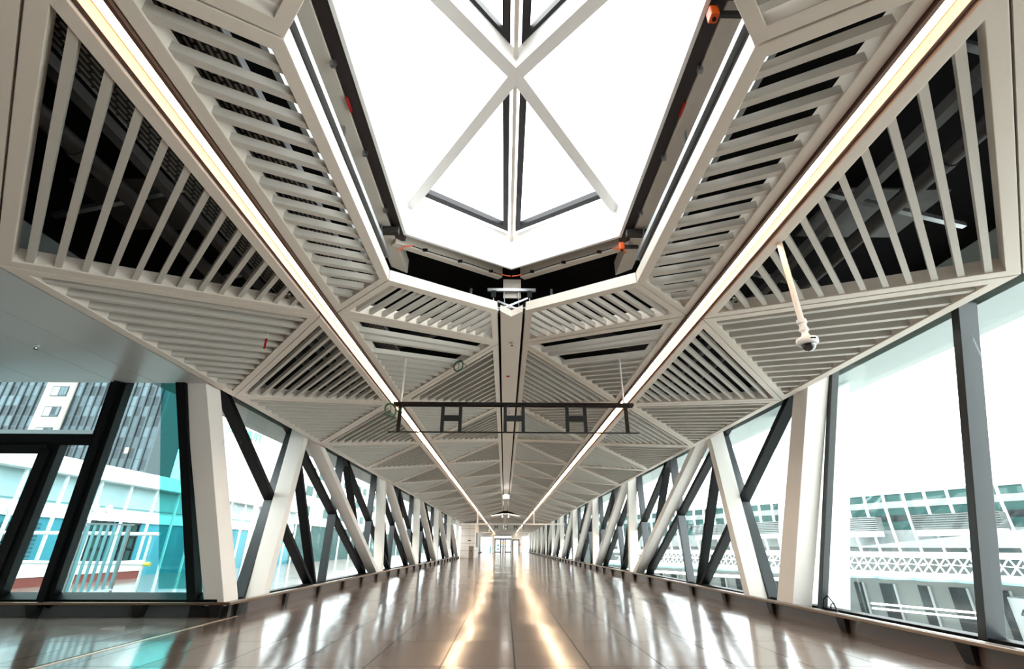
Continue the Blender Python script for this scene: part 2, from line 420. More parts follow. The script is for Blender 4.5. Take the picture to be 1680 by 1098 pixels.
def panels(sd):
    X = lambda v: sd*v
    side = SIDE[sd]
    E = lambda n: (X(XE), YE+BAY*n)
    So = lambda n: (X(XSO), YS+BAY*n)
    Si = lambda n: (X(XSI), YS+BAY*n)
    R = lambda n: (X(XR), YR+BAY*n)
    K0 = lambda c: (X(1.33), c-1.31)
    K1 = lambda c: (X(1.33), c+1.29)
    A1 = lambda c: (X(XR), c+2.48)
    A0 = lambda c: (X(XR), c-2.48)
    protos = {}
    def put(kind, n, poly, zf, a, b, pitch, what, first=0.5, skip=()):
        label = f'{side} {what}, {bay_word(n)}'
        grp = f'{what}s, {side} side'
        key = (kind,)
        if key in protos and not skip:
            n0, root = protos[key]
            r = dup(root, (0, BAY*(n-n0), 0), label, grp)
            return r
        r = make_panel(poly, zf, a, b, pitch, label, grp, skip, first)
        if not skip: protos[key] = (n, r)
        return r
    for n in range(-1, NB):
        last = sd < 0 and False
        put('slot_outer', n, [So(n), E(n), So(n+1)], zout, So(n), E(n), PA, 'outer louvre panel with its base on the light strip')
        put('edge_outer', n, [E(n), So(n+1), E(n+1)], zout, E(n), So(n+1), PB, 'outer louvre panel with its base on the window wall')
        if n in (-1, 0, FAR_SKY-1, FAR_SKY): continue
        sk = (0, 3) if n == 1 else ()
        put('slot_inner', n, [Si(n), R(n), Si(n+1)], zin, Si(n), R(n), PA, 'inner louvre panel with its base on the light strip', skip=sk)
        put('ridge_inner', n, [R(n), Si(n+1), R(n+1)], zin, R(n), Si(n+1), PB, 'inner louvre panel with its base on the ridge')
    # round the rooflights
    for idx, c, n in ((0, Y0C, 0), (1, Y1C, FAR_SKY)):
        where = 'near rooflight' if idx == 0 else 'distant rooflight'
        g = f'panels round the {where}'
        make_panel([Si(n), K0(c), K1(c), Si(n+1)], zin, Si(n), K0(c), PA, f'four-sided ladder-like louvre panel along the {side} side of the {where}', g, first=0.6)
        make_panel([Si(n+1), K1(c), A1(c), R(n+1)], zin, Si(n+1), K1(c), PA, f'skewed louvre panel at the far {side} corner of the {where}', g)
        make_panel([Si(n), K0(c), A0(c), R(n-1)], zin, Si(n), K0(c), PA, f'skewed louvre panel at the near {side} corner of the {where}', g)
        # joints' own triangle towards the next ridge node
        make_panel([Si(n-1), R(n-1), Si(n)], zin, Si(n-1), R(n-1), PA, f'triangular louvre panel just before the near {side} corner of the {where}', g)
for sd in (-1, 1): panels(sd)

# flat ridge cover between the two slopes (parts: one plate a bay)
def ridge(y0, y1, label, point0=False, point1=False):
    root = thing('ridge_cover', label, 'ceiling panel', (0, 0, 0), 'ridge cover plates')
    y = y0
    hw = 0.150
    zr = zin(0.17)
    m = MB()
    a = -0.16 if point0 else 0
    m.prism([(-hw, y0, zr), (0, y0-a, zr-0.0), (hw, y0, zr), (hw, y1, zr), (-hw, y1, zr)], [(-hw, y0, zr+0.1), (0, y0-a, zr+0.1), (hw, y0, zr+0.1), (hw, y1, zr+0.1), (-hw, y1, zr+0.1)])
    m.build('cover_plate', 'ceiling_paint', root, bevel=0.003)
    for s in (-1, 1):
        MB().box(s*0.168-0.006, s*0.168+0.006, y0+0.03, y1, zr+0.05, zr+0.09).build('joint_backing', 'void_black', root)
    return root
ridge(Y0C+2.52, Y1C-2.55, 'long flat beige ridge cover running away from the near rooflight', point0=True)
ridge(Y1C+2.55, YEND-0.05, 'flat beige ridge cover beyond the far rooflight')
ridge(-6, Y0C-2.55, 'flat beige ridge cover above and behind the camera')

# ------------------------------------------------------------------ light strips between inner and outer rows
for s in (-1, 1):
    z = 3.3676
    r = thing('light_strip', f'long recessed warm white light strip in the {SIDE[s]} ceiling slot', 'ceiling light', (s*2.11, 0, z), 'ceiling light strips')
    m = MB()
    m.box(-0.088, -0.062, -6, YEND-0.1, 0.00, 0.11).box(0.062, 0.088, -6, YEND-0.1, 0.00, 0.11).box(-0.062, 0.062, -6, YEND-0.1, 0.075, 0.11)
    m.build('housing', 'strip_housing', r)
    MB().box(-0.025, 0.025, -6, YEND-0.1, 0.045, 0.074).build('diffuser', 'strip_glow', r)

# ------------------------------------------------------------------ leaning white steel and the glazing
ZT = 3.30
def lean(m, y0a, y0b, y1a, y1b, x0, x1, z0=0.0, z1=2.98, ztop=ZT):
    """member whose side edges pass (y0a,z1)-(y1a,z0) and (y0b,z1)-(y1b,z0), carried up to ztop"""
    ka, kb = (y0a-y1a)/(z1-z0), (y0b-y1b)/(z1-z0)
    lo = 0.14
    poly = [(y1a+ka*(lo-z0), lo), (y1b+kb*(lo-z0), lo), (y1b+kb*(ztop-z0), ztop), (y1a+ka*(ztop-z0), ztop)]
    m.prism_x(poly, min(x0, x1), max(x0, x1)); return m
def steel(name, label, cat, s, y0a, y0b, y1a, y1b, group):
    o = lean(MB(), y0a, y0b, y1a, y1b, s*4.20, s*4.50, z0=0.2).build(name, 'steel_white', bevel=0.008)
    return tag(o, label, cat, group)
G = 'white steel members of the side trusses'
for s in (-1, 1):
    sd = SIDE[s]
    dy = 0.0 if s > 0 else 0.09
    steel('leaning_column', f'broad white leaning steel column, nearest on the {sd}', 'column', s, 6.27-dy*0.8, 6.63-dy*0.8, 7.87+dy, 8.31+dy*0.6, G)
    steel('truss_post', f'white steel post leaning towards the camera, beside the broad {sd} column', 'column', s, 9.66, 9.86, 9.20, 9.42, G)
    k = 0
    while True:
        y = BAY*2*k
        if 17.9+y > YEND-1: break
        if not (s < 0 and 46.5 < 10.4+y < 54.5) and not (s < 0 and 46.5 < 17+y < 53.8):
            w = 'nearest' if k == 0 else ORD[k+1]
            steel('truss_diagonal', f'{w} long white diagonal of the {sd} truss, counted down the hall', 'steel diagonal', s, 10.58+y, 10.94+y, 16.95+y, 17.32+y, G)
            steel('truss_post', f'steep white post meeting the foot of the {w} long {sd} diagonal', 'column', s, 16.83+y, 17.02+y, 17.68+y, 17.88+y, G)
        k += 1
# one dark cladded portal post on the right, where the next section begins
o = lean(MB(), 49.2, 50.0, 50.6, 51.4, 4.15, 4.199, z0=0.2).build('portal_post', 'gantry_brown'); tag(o, 'dark brown leaning portal post far along the right wall', 'column')

def glaze_bar(s, y0, z0, y1, z1, w=0.085, x0=4.505, x1=4.70):
    """straight dark mullion in the wall plane from (y0,z0) to (y1,z1); w measured across it"""
    m = MB(); L = math.hypot(y1-y0, z1-z0); hw = w/2*L/abs(z1-z0)
    poly = [(y0-hw, z0), (y0+hw, z0), (y1+hw, z1), (y1-hw, z1)]
    m.prism_x(poly, min(s*x0, s*x1), max(s*x0, s*x1)); return m
wcount = 0
def window(s, ya, yb, bars, glass='glass_clear', lab=None):
    global wcount
    wcount += 1
    w = struct(f'window_{wcount}'); w['label'] = lab or f'{SIDE[s]} corridor window bay'
    MB().box(min(s*4.60, s*4.62), max(s*4.60, s*4.62), ya, yb, 0.14, 3.24).build('glass_pane', glass, w)
    for (y0, z0, y1, z1, mt) in bars:
        glaze_bar(s, y0, z0, y1, z1, x1=4.60 if y0 == 6.13 else 4.70).build('mullion', mt, w, bevel=0.004)
    for xx in (4.66, 4.545):
        pass
    MB().box(min(s*4.52, s*4.68), max(s*4.52, s*4.68), ya, yb, 0.10, 0.17).build('sill_frame', 'mullion_dark', w)
    return w
D, Gm = 'mullion_dark', 'mullion_grey'
# right: the two tall panes nearest the camera
window(1, -6, 4.2, [(1.0, 3.22, 1.9, 0.15, D), (-1.6, 3.22, -0.8, 0.15, D)], lab='tall clear pane at the right edge of the view')
window(1, 4.2, 6.9, [(4.14, 3.22, 5.20, 0.15, Gm)], lab='tall clear pane left of the leaning grey mullion')
window(1, 6.9, 9.0, [(6.13, 3.22, 7.74, 0.15, Gm)], lab='pane behind the broad right column')
window(-1, 8.12, 9.0, [], lab='pane beside the broad left column')
for s in (-1, 1):
    bars = [(7.18, 3.22, 12.30, 0.15, D), (9.95, 3.22, 9.18, 0.15, Gm)]
    window(s, 9.0, 10.0, bars)
    j = 0
    while True:
        N = 9.9+BAY*j
        if N+3.6 > YEND: break
        if s < 0 and 45.0 < N < 54: j += 1; continue
        bars = [(N-0.15, 3.22, N+6.92, 0.15, D), (N+0.05, 3.22, N+3.0+(0.2 if j else -0.4), 0.15, D)]
        if j: bars.append((N-0.30, 3.22, N-0.38, 0.15, Gm))
        window(s, N+0.1, N+3.7, bars)
        j += 1
# ------------------------------------------------------------------ low sill walls and the bumper kerbs
def kerb(name, s, y0, y1):
    r = struct(name); r['label'] = f'low metal bumper kerb along the {SIDE[s]} wall'
    X = lambda a, b: (min(s*a, s*b), max(s*a, s*b))
    MB().box(*X(4.155, 4.72), y0, y1, 0.0, 0.14).build('sill', 'kerb_dark', r)
    MB().box(*X(4.145, 4.155), y0, y1, 0.0, 0.16).build('back_panel', 'kerb_back', r)
    MB().box(*X(4.065, 4.19), y0, y1, 0.165, 0.198).build('rail', 'bronze', r, bevel=0.006)
    MB().box(*X(4.085, 4.093), y0, y1, 0.198, 0.204).build('rail_line', 'chrome', r)
    MB().box(*X(4.125, 4.133), y0, y1, 0.198, 0.204).build('rail_line', 'chrome', r)
    return r
def brackets(r, s, ys):
    for y in ys:
        m = MB()
        a = [(s*4.08, y-0.085, 0.165), (s*4.08, y+0.085, 0.165), (s*4.145, y+0.085, 0.165), (s*4.145, y-0.085, 0.165)]
        b = [(s*4.10, y-0.055, 0.0), (s*4.10, y+0.055, 0.0), (s*4.145, y+0.055, 0.0), (s*4.145, y-0.055, 0.0)]
        m.prism(b, a); m.build('bracket', 'kerb_dark', r)
kr = kerb('baseboard_right', 1, -6, YEND-0.1)
brackets(kr, 1, [4.95+1.7*i for i in range(-2, 48)])
kl = kerb('baseboard_left', -1, 8.03, 46.9)
brackets(kl, -1, [8.25+1.7*i for i in range(0, 23)])
kl2 = kerb('baseboard_left', -1, 54.0, YEND-0.1)
brackets(kl2, -1, [55+1.7*i for i in range(0, 22)])
# cross wall on the left, leaning like the column beside it
TX0, TX1 = -12.0, -4.14
kc = struct('baseboard_cross'); kc['label'] = 'low metal bumper kerb under the left glass wall'
MB().box(TX0, TX1, 8.07, 8.6, 0.0, 0.14).build('sill', 'kerb_dark', kc)
MB().box(TX0, TX1+0.01, 8.05, 8.07, 0.0, 0.16).build('back_panel', 'kerb_grey', kc)
MB().box(TX0, TX1+0.075, 7.885, 8.03, 0.165, 0.198).build('rail', 'bronze', kc, bevel=0.006)
MB().box(TX0, TX1+0.05, 7.90, 7.912, 0.198, 0.204).build('rail_line', 'chrome', kc)
for x in (-4.30, -5.42, -6.95, -8.6, -10.2):
    MB().prism([(x-0.05, 7.96, 0), (x+0.05, 7.96, 0), (x+0.05, 8.06, 0), (x-0.05, 8.06, 0)], [(x-0.085, 7.90, 0.165), (x+0.085, 7.90, 0.165), (x+0.085, 8.06, 0.165), (x-0.085, 8.06, 0.165)]).build('bracket', 'kerb_dark', kc)
KL = 0.655
def cw(x, z, d=0.0):                               # point on the leaning glass wall; d metres behind its inner face
    return Vector((x, 6.13+(2.98-z)*KL+d*0.837, z+d*0.548))
wl_ = struct('window_glass_cross'); wl_.name = 'window_0'; wl_['label'] = 'leaning glass wall with black frames and a door, left'
def cw_bar(x0, z0, x1, z1, w, d0=0.0, d1=0.16, name='mullion', mt='mullion_dark', parent=wl_):
    a, b = Vector((x0, z0)), Vector((x1, z1)); t = (b-a).normalized(); n = Vector((-t.y, t.x))*w/2
    q = [a+n, a-n, b-n, b+n]
    m = MB(); m.prism([cw(p.x, p.y, d0) for p in q], [cw(p.x, p.y, d1) for p in q])
    return m.build(name, mt, parent, bevel=0.004)
cw_bar(-4.515, 3.0, -4.68, 0.15, 0.13)
cw_bar(-5.335, 3.0, -6.86, 0.15, 0.20)
cw_bar(-5.335, 3.0, -6.86, 0.15, 0.06, -0.05, 0.0)
cw_bar(-11.9, 2.29, -5.80, 2.29, 0.14)
cw_bar(-11.9, 0.20, -4.3, 0.20, 0.06)
cw_bar(-6.30, 2.25, -7.55, 0.18, 0.10)
m = MB(); q = [(-12, 0.15), (-4.4, 0.15), (-4.4, 3.0), (-12, 3.0)]
m.prism([cw(x, z, 0.07) for x, z in q], [cw(x, z, 0.09) for x, z in q]).build('glass_pane', 'glass_teal', wl_)
dr = struct('door_1'); dr['label'] = 'black framed glass door in the left glass wall'
cw_bar(-6.43, 2.2, -7.70, 0.18, 0.13, -0.03, 0.06, 'jamb', parent=dr)
cw_bar(-9.2, 2.18, -6.43, 2.18, 0.11, -0.03, 0.06, 'head_rail', parent=dr)
cw_bar(-8.0, 2.2, -9.27, 0.18, 0.13, -0.03, 0.06, 'jamb', parent=dr)
cw_bar(-9.3, 0.24, -7.75, 0.24, 0.12, -0.03, 0.06, 'bottom_rail', parent=dr)
m = MB(); q = [(-5.02, 3.0), (-4.56, 3.0), (-4.70, 0.15), (-5.42, 0.15)]
m.prism([cw(x, z, 0.35) for x, z in q], [cw(x, z, 0.37) for x, z in q])
tag(m.build('tinted_glass_fin', 'glass_tint_strip'), 'narrow turquoise glass fin just outside the left glass wall', 'glass fin')
# flat soffit over the left side area
sf = struct('ceiling_left'); sf['label'] = 'flat pale grey soffit over the left side area'
xs = [-4.15, -4.86, -5.40, -6.35, -7.3, -8.25, -9.2, -12.0]
for a, b in zip(xs, xs[1:]):
    MB().box(b+0.006, a-0.006, -6, 6.17, 2.985, 3.04).build('soffit_panel', 'soffit_paint', sf)
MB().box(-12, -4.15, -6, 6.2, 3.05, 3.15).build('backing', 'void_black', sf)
# end closures behind the camera; unseen back one made dark to cut light
st(MB().box(-13, 5, -6.2, -6.0, 0, 4.2).build('wall_back_closure', 'kerb_dark'))
st(MB().box(-12.2, -12.0, -6, 8.6, 0, 3.1).build('wall_left', 'panel_cream'))

r = thing('cable_loop', 'loose black cable loop at the foot of the mullion behind the broad right column', 'cable')
MB().path([(4.30, 7.32, 0.145), (4.30, 7.25, 0.30), (4.32, 7.17, 0.36), (4.33, 7.10, 0.28), (4.34, 7.06, 0.145)], 0.008).build('wire', 'black_plastic', r)
MB().path([(4.34, 7.22, 0.145), (4.34, 7.17, 0.25), (4.35, 7.12, 0.28), (4.36, 7.08, 0.145)], 0.008).build('wire', 'black_plastic', r)

# ------------------------------------------------------------------ rooflights
def rooflight(n, yc, label):
    w = struct(f'window_{n}'); w['label'] = label
    zb = lambda x: ZI+0.8-SI*abs(x)
    zt = lambda x: ZI+1.4-SI*abs(x)
    for s in (-1, 1):
        H = hexagon(yc, 0, s); Ho = hexagon(yc, 0.03, s)
        m = MB()
        for i in range(3):
            a, b, ao, bo = H[i], H[i+1], Ho[i], Ho[i+1]
            m.prism([(a[0], a[1], zb(a[0])), (b[0], b[1], zb(b[0])), (bo[0], bo[1], zb(bo[0])), (ao[0], ao[1], zb(ao[0]))],
                    [(a[0], a[1], zt(a[0])), (b[0], b[1], zt(b[0])), (bo[0], bo[1], zt(bo[0])), (ao[0], ao[1], zt(ao[0]))])
        m.build('upstand', 'rafter_white', w)
        N = (0, yc, zt(0)); C1 = (s*1.28, yc+1.57, zt(1.28)); C0 = (s*1.28, yc-1.57, zt(1.28)); A1 = (0, yc+2.79, zt(0)); A0 = (0, yc-2.79, zt(0))
        for C in (C1, C0):
            MB().bar(Vector(N)+Vector((0, 0, -0.09)), Vector(C)+Vector((0, 0, -0.09)), 0.12, 0.26).build('rafter', 'rafter_white', w)
        # dark casement frames in the four end triangles
        for C, A in ((C1, A1), (C0, A0)):
            tri = [(0.0+s*0.022, N[1]), (C[0], C[1]), (s*0.022, A[1])]
            o1 = inset(tri, 0.03); o2 = inset(tri, 0.105)
            m = MB()
            for i in range(3):
                j = (i+1) % 3
                q = [o1[i], o1[j], o2[j], o2[i]]
                m.prism([(x, y, zt(x)+0.02) for x, y in q], [(x, y, zt(x)+0.10) for x, y in q])
            m.build('casement', 'frame_grey', w)
            m = MB(); m.prism([(x, y, zt(x)+0.09) for x, y in o1], [(x, y, zt(x)+0.105) for x, y in o1])
            m.build('glass_pane', 'glass_roof', w)
        tri = [(s*0.03, N[1]), (C1[0], C1[1]), (C0[0], C0[1])]
        m = MB(); m.prism([(x, y, zt(x)+0.09) for x, y in tri], [(x, y, zt(x)+0.105) for x, y in tri])
        m.build('glass_pane', 'glass_roof', w)
    MB().box(-0.02, 0.02, yc-2.79, yc+2.79, zt(0)-0.12, zt(0)+0.1).build('ridge_bar', 'beam_beige', w)
    return w
rooflight(90, Y0C, 'large hexagonal rooflight above the hall')
rooflight(91, Y1C, 'distant rooflight down the hall')

# steelwork and services round the near rooflight
for s in (-1, 1):
    sd = SIDE[s]
    zb = lambda x: ZI+0.8-SI*abs(x)
    X = lambda a, b: (min(s*a, s*b), max(s*a, s*b))
    y0, y1 = Y0C-1.75, Y0C+1.72
    tag(MB().prism([(s*1.43, y0, 4.36), (s*1.61, y0, 4.34), (s*1.61, y1+0.55, 4.34), (s*1.43, y1+0.75, 4.36)], [(s*1.43, y0, 4.66), (s*1.61, y0, 4.64), (s*1.61, y1+0.55, 4.64), (s*1.43, y1+0.75, 4.66)]).build('edge_beam', 'beam_beige', bevel=0.01),
        f'beige steel beam along the {sd} side of the near rooflight', 'steel beam')
    tag(MB().box(*X(1.315, 1.42), y0, y1, 4.36, 4.50).build('blind_track', 'dark_band'), f'dark brown blind track inside the {sd} beige beam', 'blind track')
    r = thing('galvanised_rail', f'bright galvanised rail hanging along the {sd} rooflight edge', 'metal rail')
    MB().box(*X(1.42, 1.465), Y0C-1.35, Y0C+1.50, 3.97, 4.03).build('rail', 'galvanised', r)
    MB().box(*X(1.465, 1.50), Y0C-1.35, Y0C+1.50, 3.90, 4.03).build('rear_flange', 'shaded_steel', r)
    for yy in (Y0C-1.3, Y0C, Y0C+1.38):
        MB().bar((s*1.48, yy, 4.0), (s*1.52, yy, 4.34), 0.035, 0.012).build('hanger', 'galvanised', r)
    for yy in (Y0C-1.22, Y0C+1.40):
        MB().box(*X(1.33, 1.60), yy, yy+0.07, 4.26, 4.34).build('strut_bracket', 'shaded_steel', r)
    for i, yy in enumerate((Y0C-0.62, Y0C+0.28, Y0C+1.1)):
        MB().box(*X(1.40, 1.44), yy, yy+0.035, 4.31, 4.36).build('clip', 'galvanised', r)
    tag(MB().box(*X(1.405, 1.422), Y0C-0.30, Y0C-0.16, 4.335, 4.362).build('red_tag', 'red_plastic'), f'small red tag on the {sd} blind track', 'tag')
    # ring beam on the short sides
    a, b = (s*1.42, Y0C+1.66), (s*0.13, Y0C+2.96)
    t = (Vector(b)-Vector(a)).normalized(); nn = Vector((-t.y, t.x)); nn = nn if nn.y > 0 else -nn
    p0, p1 = Vector(a), Vector(b)
    m = MB(); z0, z1 = zb(1.42)-0.03, zb(0.1)-0.02
    q0, q1 = p0+nn*0.10, p1+nn*0.10
    m.prism([(p0.x, p0.y, z0), (p1.x, p1.y, z1), (q1.x, q1.y, z1), (q0.x, q0.y, z0)], [(p0.x, p0.y, z0+0.25), (p1.x, p1.y, z1+0.25), (q1.x, q1.y, z1+0.25), (q0.x, q0.y, z0+0.25)])
    tag(m.build('end_beam', 'beam_beige', bevel=0.008), f'beige end beam under the far {sd} edge of the near rooflight', 'steel beam')
    r = thing('cable_run', f'thin black cable with orange tails on the far {sd} rooflight beam', 'cable')
    c0, c1 = (s*1.24, Y0C+1.79, zb(1.24)-0.03), (s*0.16, Y0C+2.83, zb(0.16)-0.03)
    MB().path([Vector(c0).lerp(Vector(c1), k/8)+Vector((0, 0, -0.006*math.sin(k))) for k in range(9)], 0.006).build('wire', 'black_plastic', r)
    MB().path([Vector(c0), Vector(c0)+Vector((s*0.08, -0.05, -0.04)), Vector(c0)+Vector((s*0.16, -0.04, -0.10))], 0.008).build('orange_tail', 'orange_plastic', r)
    MB().path([Vector(c1), (s*0.08, c1[1]+0.02, c1[2]-0.012), (s*0.01, c1[1]+0.03, c1[2]-0.016)], 0.008).build('orange_tail', 'orange_plastic', r)
    for k in (1, 4, 7):
        c = Vector(c0).lerp(Vector(c1), k/8); MB().box(c.x-0.03, c.x+0.03, c.y-0.02, c.y+0.02, c.z-0.012, c.z+0.012).build('clip', 'black_plastic', r)
    # beams and pipes in the black void beyond
    tag(MB().bar((s*0.16, 6.35, 4.28), (s*2.6, 7.1, 3.75), 0.12, 0.18).build('void_beam', 'shaded_steel'), f'dim sloping steel beam in the void, far {sd} of the rooflight', 'steel beam')
    r = thing('sprinkler_pipe', f'dim sprinkler pipe with elbow in the void, far {sd} of the rooflight', 'pipe')
    MB().path([(s*1.6, 6.2, 4.0), (s*0.62, 6.05, 4.17), (s*0.60, 6.05, 4.2), (s*0.60, 6.05, 4.45)], 0.022).build('pipe', 'galvanised', r)
    MB().tube((s*0.68, 6.06, 4.16), (s*0.56, 6.04, 4.185), 0.034).build('elbow', 'galvanised', r)
    MB().tube((s*1.10, 6.3, 4.0), (s*1.10, 6.3, 4.5), 0.01).build('drop_rod', 'shaded_steel', r)
# gusset and its hanger frame at the apex
tag(MB().box(-0.12, 0.145, 6.05, 6.07, 4.30, 4.62).build('gusset_plate', 'beam_beige', bevel=0.004), 'square beige gusset plate above the far tip of the rooflight', 'steel plate')
r = thing('hanger_frame', 'small galvanised hanger frame with crossed braces at the rooflight tip', 'bracket')
yy = 6.00
MB().box(-0.35, 0.36, yy-0.02, yy+0.02, 4.38, 4.425).build('top_channel', 'galvanised', r)
for x in (-0.26, 0.27):
    MB().box(x-0.035, x+0.035, yy-0.03, yy+0.03, 4.27, 4.38).build('clamp', 'black_plastic', r)
    MB().tube((x, yy, 3.93), (x, yy, 4.27), 0.010).build('rod', 'galvanised', r)
for x in (-0.10, 0.11): MB().tube((x, yy, 3.95), (x, yy, 4.38), 0.007).build('rod', 'galvanised', r)
MB().bar((-0.22, yy-0.10, 4.00), (0.24, yy-0.05, 4.24), 0.025, 0.025).build('brace', 'galvanised', r)
MB().bar((0.16, yy-0.14, 3.98), (-0.20, yy-0.03, 4.20), 0.025, 0.025).build('brace', 'galvanised', r)
MB().box(-0.42, 0.42, yy-0.02, yy+0.14, 4.09, 4.11).build('slotted_tray', 'galvanised', r)
# orange detector boxes
for (x, y, z, lab) in ((1.30, 4.62, 4.22, 'orange detector box at the far right corner of the rooflight'), (1.33, 1.98, 4.28, 'orange detector box high on the right side of the rooflight')):
    r = thing('detector_box', lab, 'detector', (x, y, z))
    MB().box(-0.03, 0.03, -0.035, 0.035, -0.05, 0.045).build('housing', 'orange_plastic', r, bevel=0.008)
    MB().box(0.03, 0.20, -0.015, 0.015, -0.02, 0.02).build('arm', 'shaded_steel', r)
    MB().tube((0.0, 0.0, -0.06), (0, 0, -0.05), 0.014).build('sensor_tip', 'black_plastic', r)

# ------------------------------------------------------------------ services above the outer rows
def cable_tray(s, x0, x1, z, label):
    r = thing('cable_tray', label, 'cable tray')
    MB().box(min(s*x0, s*x1), max(s*x0, s*x1), -3, 20, z, z+0.008).build('tray_base', 'perforated', r)
    for x in (x0, x1): MB().box(s*x-0.004, s*x+0.004, -3, 20, z, z+0.06).build('tray_side', 'galvanised', r)
cable_tray(-1, 2.28, 2.62, 3.50, 'perforated cable tray above the left outer panels, beside the light strip')
cable_tray(1, 2.20, 2.28, 3.52, 'narrow slotted cable tray above the right outer panels, beside the light strip')
cable_tray(-1, 1.70, 1.98, 3.62, 'perforated cable tray above the ladder-like panel left of the rooflight')
for s in (-1, 1):
    sd = SIDE[s]
    r = thing('drain_pipe', f'large dim drain pipe running above the {sd} outer panels', 'pipe')
    MB().tube((s*3.25, -3, 3.62), (s*3.25, 20, 3.62), 0.065, n=18).build('pipe', 'shaded_steel', r, smooth=True)
    for k in range(8): MB().tube((s*3.25, -1.2+k*1.9, 3.62), (s*3.25, -1.12+k*1.9, 3.62), 0.078, n=18).build('coupling', 'shaded_steel', r)
    tag(MB().box(min(s*2.82, s*2.90), max(s*2.82, s*2.90), -3, 20, 3.58, 3.66).build('strut_channel', 'shaded_steel'), f'dim steel channel running beside the {sd} drain pipe', 'steel channel', 'channels in the ceiling void')
    for k in range(6):
        y = -0.9+k*1.35
        tag(MB().bar((s*2.3, y, 3.90), (s*4.1, y+0.25, 3.63), 0.045, 0.045).build('strut_channel', 'galvanised'),
            f'thin cross strut above the {sd} outer panels, {ORD[k+1]} from the camera end', 'steel channel', 'channels in the ceiling void')
    for k in range(3):
        tag(MB().box(min(s*2.9, s*3.9), max(s*2.9, s*3.9), 0.6+2.6*k, 1.3+2.6*k, 3.86, 3.88).build('void_plate', 'shaded_steel'),
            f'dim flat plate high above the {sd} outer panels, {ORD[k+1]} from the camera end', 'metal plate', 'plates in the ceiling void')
    for k in range(2):
        x = s*(1.55-0.12*k)
        tag(MB().box(x-0.02, x+0.02, 1.3, 4.4, 3.70+0.05*k, 3.74+0.05*k).build('strut_channel', 'galvanised'),
            f'thin galvanised channel above the {sd} ladder-like panel, {"outer" if k == 0 else "inner"}', 'steel channel', 'channels in the ceiling void')

# ------------------------------------------------------------------ sign gantries
def gantry(y, lab, n):
    r = thing('sign_gantry', lab, 'hanging frame', (0.05, y, 0), 'dark sign frames')
    zt, zl = 2.805, 2.405
    for d in (0, 0.07):
        MB().box(-1.72, 1.72, d-0.012, d+0.012, zt-0.016, zt+0.018).build('top_rail', 'gantry_brown', r)
    MB().box(-1.72, 1.72, -0.012, 0.082, zt+0.018, zt+0.030).build('cap', 'gantry_brown', r)
    MB().box(-1.76, 1.76, -0.01, 0.015, zl-0.008, zl+0.008).build('bottom_rail', 'black_plastic', r)
    for x in (-1.62, 1.60):
        MB().box(x-0.024, x+0.024, -0.012, 0.02, zl, zt).build('end_post', 'gantry_brown', r)
    for xa, xb in ((-1.01, -0.76), (-0.125, 0.13), (0.755, 1.01)):
        for x in (xa, xb): MB().box(x-0.024, x+0.024, -0.012, 0.02, zl, zt).build('post', 'black_plastic', r)
        MB().box(xa, xb, -0.010, 0.018, 2.565, 2.645).build('cross_plate', 'black_plastic', r)
    for x in (-1.62, 1.59):
        MB().tube((x, 0.03, zt+0.03), (x, 0.03, zin(x)+0.08), 0.014).build('hanging_rod', 'rod_white', r)
    return r
gantry(6.5, 'dark brown hanging sign frame with three H-shaped brackets, nearest', 0)
gantry(46.0*1.0, 'small-looking dark sign frame far down the hall', 1)
for y, z, hw, lab in ((35.0, 2.39, 4.1, 'thin white crossbar spanning the whole hall, nearer of two'), (62.0, 2.55, 4.1, 'thin white crossbar spanning the whole hall, farther of two')):
    r = thing('crossbar', lab, 'crossbar', (0, y, 0), 'white crossbars')
    MB().box(-hw, hw, -0.04, 0.04, z-0.05, z+0.05).build('beam', 'rod_white', r)
    for x in (-1.96, 1.96): MB().tube((x, 0, z), (x, 0, 3.38), 0.05).build('hanging_rod', 'rod_white', r)

# ------------------------------------------------------------------ small things on the ceiling
r = thing('security_camera', 'white dome security camera on a long white pole', 'camera', (2.28, 3.30, 0))
MB().tube((0, 0, 2.60), (0, 0, 3.46), 0.022, n=20).build('pole', 'rod_white', r, smooth=True)
MB().lathe((0, 0, 0), [(0.026, 2.50), (0.034, 2.505), (0.034, 2.525), (0.028, 2.53), (0.028, 2.565), (0.036, 2.57), (0.036, 2.60), (0.024, 2.605)], 24).build('collar', 'white_plastic', r, smooth=True)
MB().lathe((0, 0, 0), [(0.045, 2.385), (0.068, 2.388), (0.076, 2.40), (0.078, 2.425), (0.072, 2.437), (0.04, 2.445), (0.026, 2.47), (0.022, 2.50)], 32).build('housing', 'white_plastic', r, smooth=True)
MB().lathe((0, 0, 2.385), [(0.052*math.cos(a), -0.052*math.sin(a)) for a in [i*math.pi/2/10 for i in range(11)]], 32).build('dome', 'dome_black', r, smooth=True)
MB().box(-0.02, 0.02, -0.081, -0.07, 2.408, 2.418).build('slot', 'black_plastic', r)
def sprinkler(x, y, z, lab):
    r = thing('sprinkler', lab, 'sprinkler', (x, y, z), 'sprinkler heads')
    MB().lathe((0, 0, 0), [(0.030, 0.0), (0.030, -0.006), (0.008, -0.008), (0.008, -0.03), (0.012, -0.032), (0.010, -0.045)], 16).build('body', 'chrome', r, smooth=True)
    MB().lathe((0, 0, -0.045), [(0.020, 0.0), (0.020, -0.003), (0.004, -0.004)], 16).build('deflector', 'black_plastic', r)
sprinkler(-5.30, 4.86, 2.985, 'small sprinkler head under the flat left soffit')
sprinkler(-2.42, 4.42, 3.42, 'sprinkler head between the slats left of the left light strip')
sprinkler(2.42, 4.42, 3.42, 'sprinkler head between the slats right of the right light strip')
sprinkler(0.02, 6.60, 3.815, 'sprinkler head on the ridge cover near the rooflight tip')
